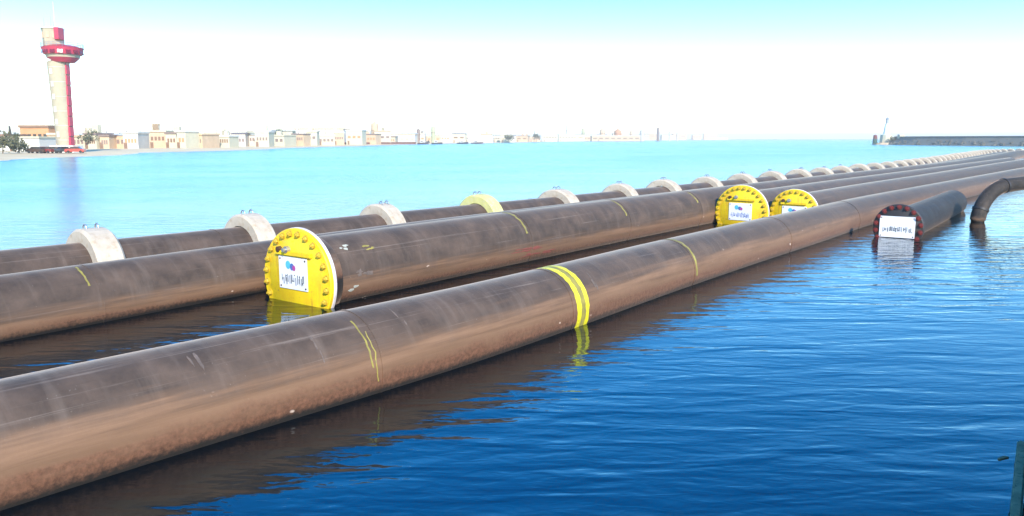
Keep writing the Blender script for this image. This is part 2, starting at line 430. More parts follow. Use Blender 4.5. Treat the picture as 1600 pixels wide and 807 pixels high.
def flange(pipe, Rf, face_mat, bolt_me, nb, sign=None, t=0.0, rim=None, bar=True, valve=True, seed=1):
    """end flange at the start of the pipe: pale backing ring, blind plate, bolts, stiffener, sign"""
    m = pipe.frame(t); root = pipe.root; R = pipe.R
    th = 0.10
    bm = lathe([(R + 0.02, 0.128), (R + 0.12, 0.128), (R + 0.10, 0.26), (R + 0.02, 0.50), (R - 0.02, 0.50)], 64)
    sb = mesh_obj('stub_end', bm, pipe.mat, root, True); sb.matrix_local = m
    bm = lathe([(R * 0.94, 0.0), (Rf, 0.0), (Rf + 0.012, 0.015), (Rf + 0.012, 0.075), (Rf - 0.015, 0.09), (Rf * 0.97, 0.125), (R - 0.02, 0.125)], 64)
    bk = mesh_obj('backing_ring', bm, rim or M['rim'], root, True); bk.matrix_local = m
    bm = lathe([(0, -th - 0.02), (Rf * 0.80 - 0.03, -th - 0.02), (Rf * 0.80, -th), (Rf - 0.025, -th), (Rf, -th + 0.025), (Rf, -0.006), (R * 0.9, -0.006)], 64)
    pl = mesh_obj('blind_plate', bm, face_mat, root, True); pl.matrix_local = m
    for i in range(nb):
        a = 2 * math.pi * (i + 0.5) / nb; rb = Rf * 0.895
        share('bolt', bolt_me, pl, (rb * math.cos(a), -th, rb * math.sin(a)), (0, a, 0))
    if bar:
        b = box(-Rf * 0.52, Rf * 0.52, -th - 0.10, -th - 0.022, 0, 0.10, 0.01)
        o = mesh_obj('stiffener_bar', b, face_mat, root); o.matrix_local = m @ Matrix.Translation((0, 0, bar))
    if valve:
        b = lathe([(0.0, -th - 0.20), (0.05, -th - 0.20), (0.05, -th - 0.12), (0.085, -th - 0.12), (0.085, -th - 0.022)], 14)
        o = mesh_obj('drain_valve', b, M['steel'], root, True); o.matrix_local = m @ Matrix.Translation((-Rf * 0.18, 0, valve))
        b = lathe([(0.0, -th - 0.12), (0.07, -th - 0.12), (0.075, -th - 0.022)], 14)
        o = mesh_obj('vent_plug', b, M['bolt_dark'], root, True); o.matrix_local = m @ Matrix.Translation((-Rf * 0.42, 0, valve * 0.98))
    if sign:
        w, h, dx, dz = sign
        b = box(-w / 2, w / 2, -0.012, 0.012, -h / 2, h / 2, 0.003)
        o = mesh_obj('sign_plate', b, M['sign_white'], root); o.matrix_local = m @ Matrix.Translation((dx, -th - 0.036, dz))
        for sx in (-1, 1):
            for sz in (-1, 1):
                b = lathe([(0, -0.024), (0.022, -0.022), (0.026, -0.0125), (0, -0.0125)], 10); k_ = mesh_obj('sign_screw', b, M['bolt_dark'], o); k_.location = (sx * (w / 2 - .06), 0, sz * (h / 2 - .06))
        lettering(o, w, h, -0.0125, seed, M['ink'] if seed != 2 else M['ink_blue'], logo=seed != 4)
    return pl

G1 = 'floating pipes moored side by side'
# front pipe, running out of the left edge
pa = Pipe('long front pipe with bright double yellow tape band, nearest in the picture',
          [(-14.5, 10.4), (-5, 10.0), (2.7, 9.98), (9.7, 9.52), (13.5, 9.45), (18, 9.5), (24, 9.45), (31, 9.3), (39, 9.2), (50, 8.6), (70, 7.4), (91, 6.1), (130, 3.2), (170, -1.0)],
          0.867, 0.34, pipe_material('pipe_plastic_front', 0.66, phase=1.3), G1)
pb = Pipe('pipe with big yellow end flange and white sign, left of the picture middle',
          [(11.6, 15.45), (20, 15.6), (35, 15.5), (60, 14.6), (100, 13.2), (157, 14.0), (190, 14.3), (210, 11.5), (225, 4.5), (235, -8), (241, -24)],
          1.0, 0.58, pipe_material('pipe_plastic_second', 0.50, phase=4.1), G1)
pc = Pipe('muddy pipe at left edge passing behind the nearest yellow flange',
          [(-10, 17.3), (5.8, 17.9), (12.3, 18.2), (20, 18.4), (35, 18.2), (60, 17.1), (100, 15.8), (157, 17.0), (196, 17.6), (218, 15), (235, 7.5), (246, -5), (253, -22)],
          0.867, 0.34, pipe_material('pipe_plastic_third', 0.36, phase=7.7), G1)
pd = Pipe('rearmost pipe wearing a row of white concrete ballast collars',
          [(-14, 22.4), (10, 21.9), (22, 21.5), (34, 20.95), (47, 20.4), (70, 19.2), (97, 18.4), (157, 20.2), (199, 21.2), (225, 18.5), (245, 10), (258, -4), (266, -22)],
          0.867, 0.34, pipe_material('pipe_plastic_fourth', 0.40, phase=2.9), G1)
pe = Pipe('pipe with yellow flange and bluish sign, left one of the far pair',
          [(35.0, 13.23), (48, 12.9), (60, 12.35), (100, 10.8), (122, 9.9)],
          0.95, 0.58, pipe_material('pipe_plastic_fifth', 0.35, phase=5.2), G1)
pf = Pipe('pipe with yellow flange half hidden by the front pipe, right one of the far pair',
          [(35.9, 11.1), (48, 10.75), (60, 10.2), (100, 8.7), (116, 8.0)],
          0.88, 0.59, pipe_material('pipe_plastic_sixth', 0.35, phase=9.4), G1)
pg = Pipe('short pipe with dark red bolts around a white sign, right of the front pipe',
          [(34.3, 6.4), (40, 6.45), (49.4, 6.55)],  # far end drawn longer: dark shell stands in for the shadow before the hose
          0.72, 0.42, pipe_material('pipe_plastic_short', 0.18, grey=(0.022, 0.022, 0.024), mud=(0.05, 0.035, 0.025), rust=(0.03, 0.02, 0.016), phase=3.3, sheen=0.3), G1)

flange(pb, 1.27, M['yellow'], BOLT_Y, 24, (1.06, 0.80, -0.06, 0.16), bar=0.60, valve=0.74, seed=1)
flange(pe, 1.28, M['yellow'], BOLT_Y, 28, (1.10, 0.80, -0.02, 0.05), bar=0.56, valve=0.72, seed=2)
flange(pf, 1.12, M['yellow'], BOLT_Y, 24, (1.12, 0.70, 0.05, 0.0), bar=0.42, valve=0.60, seed=3)
flange(pg, 0.94, M['black_plate'], BOLT_R, 18, (1.32, 0.86, -0.02, 0.03), bar=0, valve=0, seed=4, rim=M['black_plate'])

# tape bands and marks
t = pa.near(0.78, 16.32)
pa.ring(t + 0.10, 0.15, M['tape'], label='bright yellow tape, near strip of the double band', jag=0.004)
pa.ring(t + 0.42, 0.13, M['tape'], label='bright yellow tape, far strip of the double band', jag=0.004)
pa.ring(t + 0.265, 0.17, M['tape_old'], name='worn_band', lift=0.003)
t = pa.near(-3.09, 11.85)
pa.ring(t, 0.026, M['tape_old'], a0=8, a1=66, jag=0.02); pa.ring(t + 0.09, 0.018, M['tape_old'], a0=-8, a1=48, jag=0.02)
t = pa.near(4.91, 21.54)
pa.ring(t, 0.10, M['tape_old'], a0=-5, a1=120, jag=0.02, label='thin faded yellow tape')
for x, y, a0, a1 in ((-0.05, 25.61, 22, 95), (3.89, 30.79, 25, 80), (7.69, 35.76, 30, 70)):
    pb.ring(pb.near(x, y), 0.09, M['tape_old'], a0=a0, a1=a1, jag=0.03)
pc.ring(pc.near(-9.6, 17.0), 0.04, M['tape_old'], a0=35, a1=80, jag=0.015)
for k, (x, y, ang, sy, sa) in enumerate(((-4.55, 10.05, 52, 0.07, 17), (-2.15, 12.7, 55, 0.05, 16), (-3.6, 11.2, 42, 0.06, 14), (-6.0, 8.4, 50, 0.05, 12), (1.6, 17.4, 40, 0.07, 14))):
    pa.patch(pa.near(x, y), ang, sy, sa, M['scuff'], 'scuff_mark', seed=20 + k, blobs=3)
pb.patch(0.85, 48, 0.16, 4, M['white_spray'], seed=3, blobs=5)
pb.patch(1.7, 42, 0.25, 4, M['tape_old'], seed=4, blobs=5)
pb.patch(0.9, -14, 0.18, 4, M['white_spray'], seed=5, blobs=4)
pb.patch(1.1, 10, 0.3, 8, M['scuff'], 'scuff_mark', seed=9, blobs=6)
tb = pb.near(-0.2, 25.4)
pb.patch(tb, -8, 0.75, 3, M['red_spray'], seed=6, blobs=12); pb.patch(tb + 0.5, -20, 0.8, 3, M['red_spray'], seed=8, blobs=9)

for p_, ts in ((pa, [pa.near(-3.09, 11.85) + .2, pa.near(0.78, 16.32) - .12, pa.near(4.91, 21.54) - .15, pa.near(-6.5, 7.6), pa.near(9.8, 27.6), pa.near(15.5, 34.6)]),
               (pb, [pb.near(-0.05, 25.61) + .2, pb.near(3.89, 30.79) + .2, pb.near(7.69, 35.76) + .2]), (pc, [pc.near(-9.6, 17.0) + .2]), (pd, [pd.near(-9.5, 23.4), pd.near(0.4, 36.0)])):
    for t in ts: p_.ring(t, 0.035, p_.mat, name='weld_bead', lift=0.012)

# concrete ballast collars on the rear pipe: two bolted halves each
def collar_half(upper):
    bm = bmesh.new(); n = 18; Ri, Ro, W, ch = 0.875, 1.24, 0.35, 0.07
    prof = [(Ri, -W), (Ro - ch, -W), (Ro, -W + ch), (Ro, W - ch), (Ro - ch, W), (Ri, W)]
    rows = []
    for i in range(n + 1):
        a = R_(2 + 176 * i / n) + (0 if upper else math.pi)
        rows.append([bm.verts.new((r * math.cos(a), y, r * math.sin(a))) for r, y in prof])
    for a, b in zip(rows, rows[1:]):
        for k in range(6): bm.faces.new((a[k], a[(k + 1) % 6], b[(k + 1) % 6], b[k]))
    bm.faces.new(rows[0]); bm.faces.new(rows[-1][::-1])
    for s in (-1, 1):                                # bolting lugs at the joint
        z = 1 if upper else -1
        add_box(bm, s * 1.16, s * 1.38, -0.26, 0.26, z * 0.03, z * 0.24)
    bmesh.ops.recalc_face_normals(bm, faces=list(bm.faces))
    for fc in bm.faces: fc.smooth = False
    me = bpy.data.meshes.new('collar_half'); bm.to_mesh(me); bm.free(); return me
up, lo = collar_half(True), collar_half(False)
up.materials.append(M['concrete']); lo.materials.append(M['concrete'])
upy = up.copy(); upy.materials[0] = M['concrete_yellow']
nutbm = lathe([(0.0, 0.06), (0.045, 0.06), (0.05, 0.0)], 6, axis='Z')
lift_me = bpy.data.meshes.new('lifting_eye')
bm = sweep([(0.11 * math.cos(a), 0, 1.22 + 0.13 * math.sin(a)) for a in [math.pi * k / 10 for k in range(11)]], 0.022, 8, 0.01)
bm.to_mesh(lift_me); bm.free(); lift_me.materials.append(M['steel'])
nutbm.free()
tc0 = pd.near(-11.4, 20.9)
def wp(x, y): return pd.near(x, y)
ct = [tc0 - 5.4, tc0, wp(-8.2, 25.3), wp(-5.0, 29.5), wp(-1.5, 34.0), wp(2.1, 37.9), wp(5.5, 42.2), wp(9.0, 46.4), wp(12.7, 50.4)]
while ct[-1] < pd.len[-1] - 8: ct.append(ct[-1] + 5.4)
for k, tt in enumerate(ct):
    m = pd.frame(tt - 0.35)
    cu = share('collar_half', upy if k == 4 else up, pd.root); cu.matrix_local = m @ Matrix.Rotation(R_(rnd.uniform(-11, 11)), 4, 'Y') @ Matrix.Rotation(R_(rnd.uniform(-2.5, 2.5)), 4, 'Z') @ Matrix.Diagonal((rnd.uniform(.98, 1.03), rnd.uniform(.9, 1.1), rnd.uniform(.98, 1.04), 1))
    cl = share('collar_half', lo, pd.root); cl.matrix_local = cu.matrix_local.copy()
    if k == 4: cu['label'] = 'concrete collar half splashed with yellow paint'
    if k < 14:
        for s in (-0.15, 0.15): share('lifting_eye', lift_me, cu, (0, s, 0))

# bent hose rising out of the water at the right
M['hose'] = pipe_material('hose_rubber', 0.1, grey=(0.035, 0.031, 0.029), phase=6.6, sheen=0.5)
hp = []
hx, hy = 22.65, 37.2
for k in range(5): hp.append((hx, hy, -1.35 + 0.30 * k))
for k in range(0, 17):
    a = R_(90 * k / 16 * 0.95); hp.append((hx + 1.75 * (1 - math.cos(a)) * 0.96, hy + 1.75 * (1 - math.cos(a)) * 0.30, -0.05 + 1.80 * math.sin(a)))
e = hp[-1]
for k in range(1, 14): hp.append((e[0] + 0.6 * k, e[1] + 0.20 * k, e[2] + 0.05 * k * (1 if k < 5 else 0) + (0.2 if k >= 5 else 0) - 0.016 * max(0, k - 6)**2.35))
hr = thing('bent_hose', 'thick dark hose bending up out of the water at the right edge', 'hose', (hx, hy, 0))
bm = sweep([(q[0] - hx, q[1] - hy, q[2]) for q in hp], 0.34, 36, 0.05)
mesh_obj('hose_body', bm, M['hose'], hr, True)
for kk in (9, 20):
    q, q2 = Vector(hp[kk]), Vector(hp[kk + 1]); d = (q2 - q).normalized()
    b = lathe([(0.33, -0.05), (0.37, -0.05), (0.37, 0.05), (0.33, 0.05)], 36, axis='Z')
    bmesh.ops.transform(b, matrix=Matrix.Translation(q - Vector((hx, hy, 0))) @ d.to_track_quat('Z', 'Y').to_matrix().to_4x4(), verts=b.verts)
    mesh_obj('hose_clamp', b, M['black_plate'], hr, True)

# ------------------------------------------------------------------ shore and far things
def at(px, d, z=0.0):
    """ground position of a picture column (1600 wide) at depth d"""
    return Vector(((px - 800) / 1200.0 * (d * 0.988 + (CAM_H - z) * 0.153), d, z))
def zat(py, d):
    """height of a picture row at depth d"""
    k, p = (403.5 - py) / 1200.0, R_(8.83)
    return CAM_H + d * (k * math.cos(p) - math.sin(p)) / (math.cos(p) + k * math.sin(p))

M['shore_low'] = plain('shore_sand', (0.72, 0.56, 0.34), 0.95, 0, 0.2, 0.05, 0.0, (0.60, 0.42, 0.20))
shore = [(-420, 60), (-160, 118), (-92, 134), (-93.5, 150), (-94, 166), (-93, 190), (-97, 206), (-103, 222), (-97.5, 246), (-90, 272), (-93, 340), (-88, 400),
         (-84, 430), (-70, 520), (-50, 614), (0, 780), (90, 1092), (240, 1500), (528, 2137), (800, 2500)]
bm = bmesh.new(); a, b, c_, far_ = [], [], [], []
for i, (x, y) in enumerate(shore):
    p0 = Vector(shore[max(i - 1, 0)]); p1 = Vector(shore[min(i + 1, len(shore) - 1)]); d = (p1 - p0).normalized()
    n = Vector((-d.y, d.x)); w = 5 + y * 0.012
    j = rnd.uniform(-0.12, 0.12) * w
    a.append(bm.verts.new((x + n.x * (j - 1.5), y + n.y * (j - 1.5), -0.35)))
    b.append(bm.verts.new((x + n.x * (w + j), y + n.y * (w + j), 0.30 + rnd.uniform(-.06, .06))))
    c_.append(bm.verts.new((x + n.x * w * 3, y + n.y * w * 3, 0.62)))
    far_.append(bm.verts.new((x - 900 - y * 0.6, y + 500 + y * 0.5, 0.70)))
for p, q in ((a, b), (b, c_), (c_, far_)):
    for i in range(len(shore) - 1): bm.faces.new((p[i], p[i + 1], q[i + 1], q[i]))
bmesh.ops.recalc_face_normals(bm, faces=list(bm.faces))
tag(mesh_obj('beach', bm, M['shore_low'], None, True), kind='structure')
GZ = 0.62

M['cream'] = plain('cream_wall', (0.56, 0.51, 0.36), 0.8, 0, 0.12, 0.4)
M['tower_cream'] = plain('tower_cream', (0.42, 0.37, 0.25), 0.8, 0, 0.15, 0.5, 0.0, (0.36, 0.29, 0.2))
M['whitewall'] = plain('white_wall', (0.62, 0.59, 0.52), 0.8, 0, 0.12, 0.3)
M['tan'] = plain('tan_wall', (0.60, 0.43, 0.27), 0.85, 0, 0.2, 0.4)
M['orange_wall'] = plain('orange_wall', (0.55, 0.27, 0.12), 0.85, 0, 0.2, 0.4)
M['brownroof'] = plain('brown_roof', (0.26, 0.15, 0.09), 0.8, 0, 0.3, 0.6)
M['beacon_white'] = plain('beacon_white', (0.80, 0.80, 0.78), 0.6, 0, 0.08, 1)
M['silo_green'] = plain('pale_green_paint', (0.42, 0.44, 0.26), 0.7, 0, 0.2, 0.3)
M['silo_grey'] = plain('pale_grey_paint', (0.56, 0.51, 0.44), 0.7, 0, 0.2, 0.3)
M['silo_brown'] = plain('brown_paint', (0.24, 0.17, 0.14), 0.7, 0, 0.2, 0.3)
M['red'] = plain('red_cladding', (0.50, 0.035, 0.075), 0.5, 0, 0.2, 0.5)
M['redglass'] = plain('dark_red_glass', (0.16, 0.010, 0.02), 0.12, 0, 0.2, 0.5)
M['window'] = plain('dark_window', (0.05, 0.045, 0.04), 0.15, 0, 0.3, 0.5)
M['leaf'] = plain('leaf_green', (0.085, 0.095, 0.025), 0.7, 0, 0.5, 1.5)
M['leaf2'] = plain('dusty_leaf', (0.12, 0.12, 0.05), 0.7, 0, 0.5, 1.5)
M['bark'] = plain('bark', (0.16, 0.11, 0.07), 0.9, 0, 0.3, 2)
M['tyre'] = plain('tyre', (0.02, 0.02, 0.02), 0.8)
M['rock'] = plain('breakwater_rock', (0.125, 0.120, 0.095), 0.9, 0, 0.5, 0.3, 0.05)
M['cap'] = plain('breakwater_cap', (0.15, 0.145, 0.12), 0.9, 0, 0.3, 0.2)

# control tower
def prism(n, r0, r1, z0, z1, rot=0.0, sx=1.0, sy=1.0, off=(0, 0)):
    bm = bmesh.new(); A, B = [], []
    for i in range(n):
        t = 2 * math.pi * i / n + rot
        A.append(bm.verts.new((r0 * math.cos(t) * sx + off[0], r0 * math.sin(t) * sy + off[1], z0)))
        B.append(bm.verts.new((r1 * math.cos(t) * sx + off[0], r1 * math.sin(t) * sy + off[1], z1)))
    for i in range(n): bm.faces.new((A[i], A[(i + 1) % n], B[(i + 1) % n], B[i]))
    bm.faces.new(A[::-1]); bm.faces.new(B)
    return bm
TD = 198.0
tp = at(103, TD, GZ)
pxm = TD / 1200.0            # metres per picture pixel there
zt = lambda py: (zat(py, TD) - GZ)
tw = thing('control_tower', 'tall cream harbour control tower with red flared gallery and red side stripe', 'tower', tp)
tw.scale = (0.92, 0.92, 1.0)
mesh_obj('shaft', prism(24, 1.95, 2.75, -0.3, zt(97)), M['tower_cream'], tw, True)
mesh_obj('base_block', box(-3.0, 3.6, -2.6, 2.6, -0.3, 1.7, 0.05), M['whitewall'], tw)
# red stair spine on the right side: stacked cladding panels with gaps
zz = 1.5; k = 0
while zz < zt(99) - 1.9:
    h = 2.55
    mesh_obj('spine_panel', box(1.35 + .75 * zz / 27, 2.25 + .75 * zz / 27, -1.15, 0.6, zz, zz + h - 0.28, 0.03), M['red'], tw); zz += h; k += 1
bm = box(-0.45, 0.45, -1.0, 0.5, 0.2, zt(97))
for v in bm.verts: v.co.x += 1.72 + .75 * v.co.z / 27
mesh_obj('spine_core', bm, M['redglass'], tw)
for k in range(7):
    bm = box(-0.45, 0.45, -0.06, 0.12, -0.7, 0.7, 0.01)
    z = 4.5 + 3.1 * k; aa = R_(-105); rr = 1.97 + 0.8 * z / zt(97)
    w_ = mesh_obj('shaft_window', bm, M['silo_grey'], tw); w_.location = (rr * math.cos(aa), rr * math.sin(aa), z); w_.rotation_euler = (0, 0, aa + math.pi / 2)
ox = 1.5
mesh_obj('gallery_underside', prism(32, 2.8, 4.0, zt(98), zt(91), off=(ox, 0)), M['red'], tw, True)
mesh_obj('gallery_window_band', prism(32, 4.0, 4.2, zt(91) + 0.02, zt(86.5), off=(ox, 0)), M['tower_cream'], tw, True)
mesh_obj('gallery', prism(32, 4.6, 5.2, zt(86.5) + 0.02, zt(75.5), off=(ox, 0)), M['red'], tw, True)
mesh_obj('gallery_roof', prism(32, 5.25, 3.0, zt(75.5) + 0.02, zt(71.5), off=(ox, 0)), M['red'], tw, True)
for k in range(16):
    t = 2 * math.pi * k / 16
    bm = box(-0.62, 0.62, -0.05, 0.05, -0.62, 0.62)
    w_ = mesh_obj('gallery_window', bm, M['redglass'], tw); w_.location = (ox + 4.90 * math.cos(t), 4.90 * math.sin(t), (zt(86.5) + zt(75.5)) / 2); w_.rotation_euler = (R_(-13), 0, t + math.pi / 2)
mesh_obj('upper_cab', prism(8, 2.55, 2.75, zt(71.5) - 0.2, zt(46), R_(22.5), off=(-0.75, 0)), M['tower_cream'], tw)
mesh_obj('cab_roof', prism(8, 3.0, 2.7, zt(46) + 0.02, zt(43.5), R_(22.5), off=(-0.75, 0)), M['whitewall'], tw)
mesh_obj('cab_spine', box(0.9, 2.1, -2.4, 0.3, zt(63), zt(44.5), 0.05), M['red'], tw)
for k in range(5):
    bm = box(-0.42, 0.42, -0.05, 0.05, -0.75, 0.75); t = R_(-160 + 35 * k)
    w_ = mesh_obj('cab_window', bm, M['tan'], tw); w_.location = (-0.75 + 2.56 * math.cos(t), 2.56 * math.sin(t), zt(56)); w_.rotation_euler = (0, 0, t + math.pi / 2)
for k in range(24):
    t = 2 * math.pi * k / 24; b = lathe([(0, 0), (.05, 0), (.05, 1.0), (0, 1.0)], 6, axis='Z')
    o = mesh_obj('railing_post', b, M['steel'], tw); o.location = (ox + 5.1 * math.cos(t), 5.1 * math.sin(t), zt(75.5) + .02)
for z_ in (.55, 1.0):
    b = sweep([(ox + 5.1 * math.cos(2 * math.pi * k / 40), 5.1 * math.sin(2 * math.pi * k / 40), zt(75.5) + z_) for k in range(41)], .05, 6, .02); mesh_obj('hand_rail', b, M['steel'], tw)
for x_, y_, h_ in ((-2.2, -1.2, 2.2), (-1.6, 1.0, 3.0), (.4, -1.4, 1.6)):
    o = mesh_obj('antenna', lathe([(0, 0), (.07, 0), (.04, h_), (0, h_)], 6, axis='Z'), M['steel'], tw); o.location = (x_, y_, zt(43.5))
for k in range(6):
    z_ = 3 + k * 3.6; r_ = 1.97 + .8 * z_ / zt(97)
    mesh_obj('shaft_joint', lathe([(r_ - .05, z_), (r_ + .03, z_), (r_ + .03, z_ + .12), (r_ - .05, z_ + .12)], 24, axis='Z'), M['silo_grey'], tw, True)
mesh_obj('mast', lathe([(0.16, zt(43.5)), (0.05, zt(3)), (0, zt(2.5))], 8, axis='Z'), M['whitewall'], tw)

def windows(root, x0, x1, y, z, n, w, h, mat, name='window'):
    for k in range(n):
        xx = x0 + (x1 - x0) * (k + 0.5) / n
        f = mesh_obj(name, box(xx - w / 2, xx + w / 2, y - 0.08, y + 0.1, z - h / 2, z + h / 2), mat, root)
def building(name, label, cat, x0, x1, ytop, d, wall, roof=None, depth=10, nwin=0, roof_h=0.6, wz=0.55, wh=1.3, wmat='window', pitched=False, group=None, rz=0.0):
    ax = at((x0 + x1) / 2, d, GZ); w = (x1 - x0) * d / 1200.0; h = zat(ytop, d) - GZ
    r = thing(name, label, cat, ax, rz, group)
    hb = h - (roof_h if roof else 0)
    mesh_obj('wall', box(-w / 2, w / 2, 0, depth, -0.5, hb), wall, r)
    if roof:
        if pitched:
            bm = bmesh.new(); e = 0.4
            A = [bm.verts.new((sx * (w / 2 + e), yy, zz)) for sx in (-1, 1) for yy, zz in ((-e, hb + 0.01), (depth / 2, h), (depth + e, hb + 0.01))]
            for f in ((0, 1, 4, 3), (1, 2, 5, 4), (0, 2, 1), (3, 4, 5), (0, 3, 5, 2)): bm.faces.new([A[i] for i in f])
            bmesh.ops.recalc_face_normals(bm, faces=list(bm.faces))
            mesh_obj('roof', bm, roof, r)
        else: mesh_obj('roof', box(-w / 2 - 0.3, w / 2 + 0.3, -0.4, depth + 0.3, hb + 0.01, h), roof, r)
    if nwin: windows(r, -w / 2 + 0.4, w / 2 - 0.4, 0, hb * wz, nwin, (w - 0.8) / nwin * 0.62, wh, M[wmat])
    if not pitched and name == 'shore_building':
        for k in range(rnd.randint(0, 3)):
            xx = rnd.uniform(-.38, .38) * w; hh = rnd.uniform(.8, 2.2)
            if rnd.random() < .5: q = mesh_obj('roof_tank', lathe([(0, 0), (.7, 0), (.75, hh), (.3, hh + .25), (0, hh + .25)], 10, axis='Z'), M['whitewall'], r)
            else: q = mesh_obj('stair_head', box(-1.1, 1.1, -.9, .9, 0, hh + .6), wall, r)
            q.location = (xx, depth * .4, h + .01)
        q = mesh_obj('roof_pole', lathe([(0, 0), (.09, 0), (.06, rnd.uniform(2, 4.5)), (0, 4.6)], 6, axis='Z'), M['silo_brown'], r); q.location = (rnd.uniform(-.4, .4) * w, depth * .3, h)
    mesh_obj('door', box(-w * 0.36 - 0.55, -w * 0.36 + 0.55, -0.07, 0.1, -0.4, min(2.1, hb * 0.8)), M['brownroof'], r)
    return r
building('apartment_house', 'orange walled building with dark brown flat roof, left of the control tower', 'building', 34, 78, 196, 262, M['orange_wall'], M['brownroof'], 10, 5, 0.8, 0.6, 1.4)
building('shop_building', 'pale low building with brown roof at the left edge of the picture', 'building', -30, 13, 210, 226, M['whitewall'], M['brownroof'], 9, 4, 0.7)
building('annex_building', 'tan low annex right behind the foot of the control tower', 'building', 77, 92, 208, 240, M['tan'], M['cream'], 7, 2)
building('harbour_shed', 'white flat shed between parked cars and orange building', 'building', 12, 62, 213.5, 214, M['whitewall'], M['cream'], 8, 6, 0.4, 0.5, 0.8, 'cream')
building('terminal_building', 'white building with a long brown window band, right of the control tower', 'building', 150, 193, 211, 300, M['whitewall'], M['cream'], 10, 6, 0.6, 0.62, 1.5, 'brownroof')
building('boat_house', 'low cream building with olive pitched roof among the shore trees', 'building', 222, 258, 204, 330, M['cream'], M['leaf2'], 12, 3, 2.0, 0.5, 1.2, 'window', True)
building('office_block', 'long white block with dark window groups, second from the pitched roof', 'building', 285, 384, 207, 350, M['whitewall'], M['cream'], 12, 9, 0.6, 0.45, 1.6, 'tan')
building('warehouse', 'cream warehouse with a brown window strip beside two dark trucks', 'building', 386, 424, 203, 380, M['cream'], M['whitewall'], 14, 4, 0.8, 0.4, 1.8, 'brownroof')
building('big_shed', 'largest white shed on the shore with tan roof edge', 'building', 460, 532, 200.5, 480, M['whitewall'], M['tan'], 30, 0, 0.7)
building('store_building', 'pale low store between the big shed and the orange silo', 'building', 534, 572, 205, 520, M['whitewall'], M['cream'], 16, 5, 0.7, 0.5, 1.6, 'cream')
building('quay_shed', 'pale pink quay shed right of the orange silo', 'building', 600, 648, 210, 590, M['whitewall'], M['tan'], 16, 6, 0.6, 0.5, 1.4, 'tan')
building('lagoon_house', 'small yellowish house on the thin far shore', 'building', 782, 800, 210.5, 780, M['cream'], M['tan'], 12, 3, 0.6, 0.5, 1.4, 'tan')
building('depot', 'long low pale depot in front of the far masts', 'building', 690, 770, 211, 730, M['whitewall'], M['cream'], 16, 8, 0.7, 0.5, 1.5, 'cream')
building('far_hall', 'long low tan hall among the farthest silos', 'building', 925, 1000, 212, 1180, M['tan'], M['whitewall'], 20, 8, 0.8, 0.5, 1.6, 'brownroof')

rl = random.Random(5)
CW = {'cream': 'cream', 'tan': 'tan', 'silo_grey': 'grey', 'whitewall': 'white', 'silo_green': 'pale green', 'silo_brown': 'brown'}
ORD = 'first second third fourth fifth sixth seventh eighth ninth tenth eleventh twelfth thirteenth fourteenth fifteenth sixteenth seventeenth eighteenth nineteenth twentieth twenty-first twenty-second twenty-third twenty-fourth twenty-fifth'.split()
def lowlabel(k, wm, rm, pit):
    side = 'left' if k < 25 else 'right'
    return 'low %s building with %s %s roof, %s from %s in far row' % (CW[wm], CW[rm], 'pitched' if pit else 'flat', ORD[k if k < 25 else 49 - k], side)
for k in range(50):
    px = 122 + k * 20.5 + rl.uniform(-5, 5)
    SD = ((120, 235), (320, 262), (500, 385), (560, 440), (700, 640), (800, 800), (900, 1110), (1000, 1650), (1100, 2150), (1180, 2700))
    i_ = max(i for i in range(len(SD) - 1) if SD[i][0] <= px)
    d = SD[i_][1] + (px - SD[i_][0]) * (SD[i_ + 1][1] - SD[i_][1]) / (SD[i_ + 1][0] - SD[i_][0])
    d = d * 1.03 + rl.uniform(10, 36)
    wpx = rl.uniform(14, 26); top = rl.uniform(203, 212) if px < 600 else rl.uniform(208.5, 213.5)
    wm = rl.choice(('cream', 'tan', 'silo_grey', 'tan', 'tan', 'cream')); rm = rl.choice(('tan', 'silo_brown', 'whitewall', 'cream')); pit = rl.random() < .3
    building('shore_building', lowlabel(k, wm, rm, pit), 'building', px - wpx / 2, px + wpx / 2, top, d, M[wm], M[rm], rl.uniform(7, 14), rl.randint(2, 5), 0.6, rl.uniform(.5, .62), 1.4,
             rl.choice(('brownroof', 'silo_brown', 'silo_brown', 'orange_wall')), pit, group='low pale buildings along the far shore', rz=R_(rl.uniform(-14, 14)))
def silo(label, px, wpx, ytop, d, mat, name='silo', cat='silo', top=True):
    ax = at(px, d, GZ); r = wpx * d / 2400.0; h = zat(ytop, d) - GZ
    o = thing(name, label, cat, ax)
    mesh_obj('drum', lathe([(0, -0.5), (r, -0.5), (r, h - r * 0.4), (r * 0.4, h), (0, h)], 20, axis='Z'), mat, o, True)
    mesh_obj('rim_band', lathe([(r, h * 0.6), (r + 0.12, h * 0.6), (r + 0.12, h * 0.63), (r, h * 0.63)], 20, axis='Z'), M['brownroof'], o)
    if top: mesh_obj('top_hatch', lathe([(0, h - 0.1), (r * 0.25, h - 0.1), (r * 0.25, h + r * 0.25), (0, h + r * 0.25)], 10, axis='Z'), mat, o)
    return o
silo('orange silo standing alone between the pale store and the pink quay shed', 586, 11, 192, 540, M['tan'])
silo('brown slim silo at the left end of the boat quay', 654, 5, 202, 620, M['silo_brown'])
silo('greenish silo just right of the brown slim one', 677, 6, 198, 640, M['silo_green'])
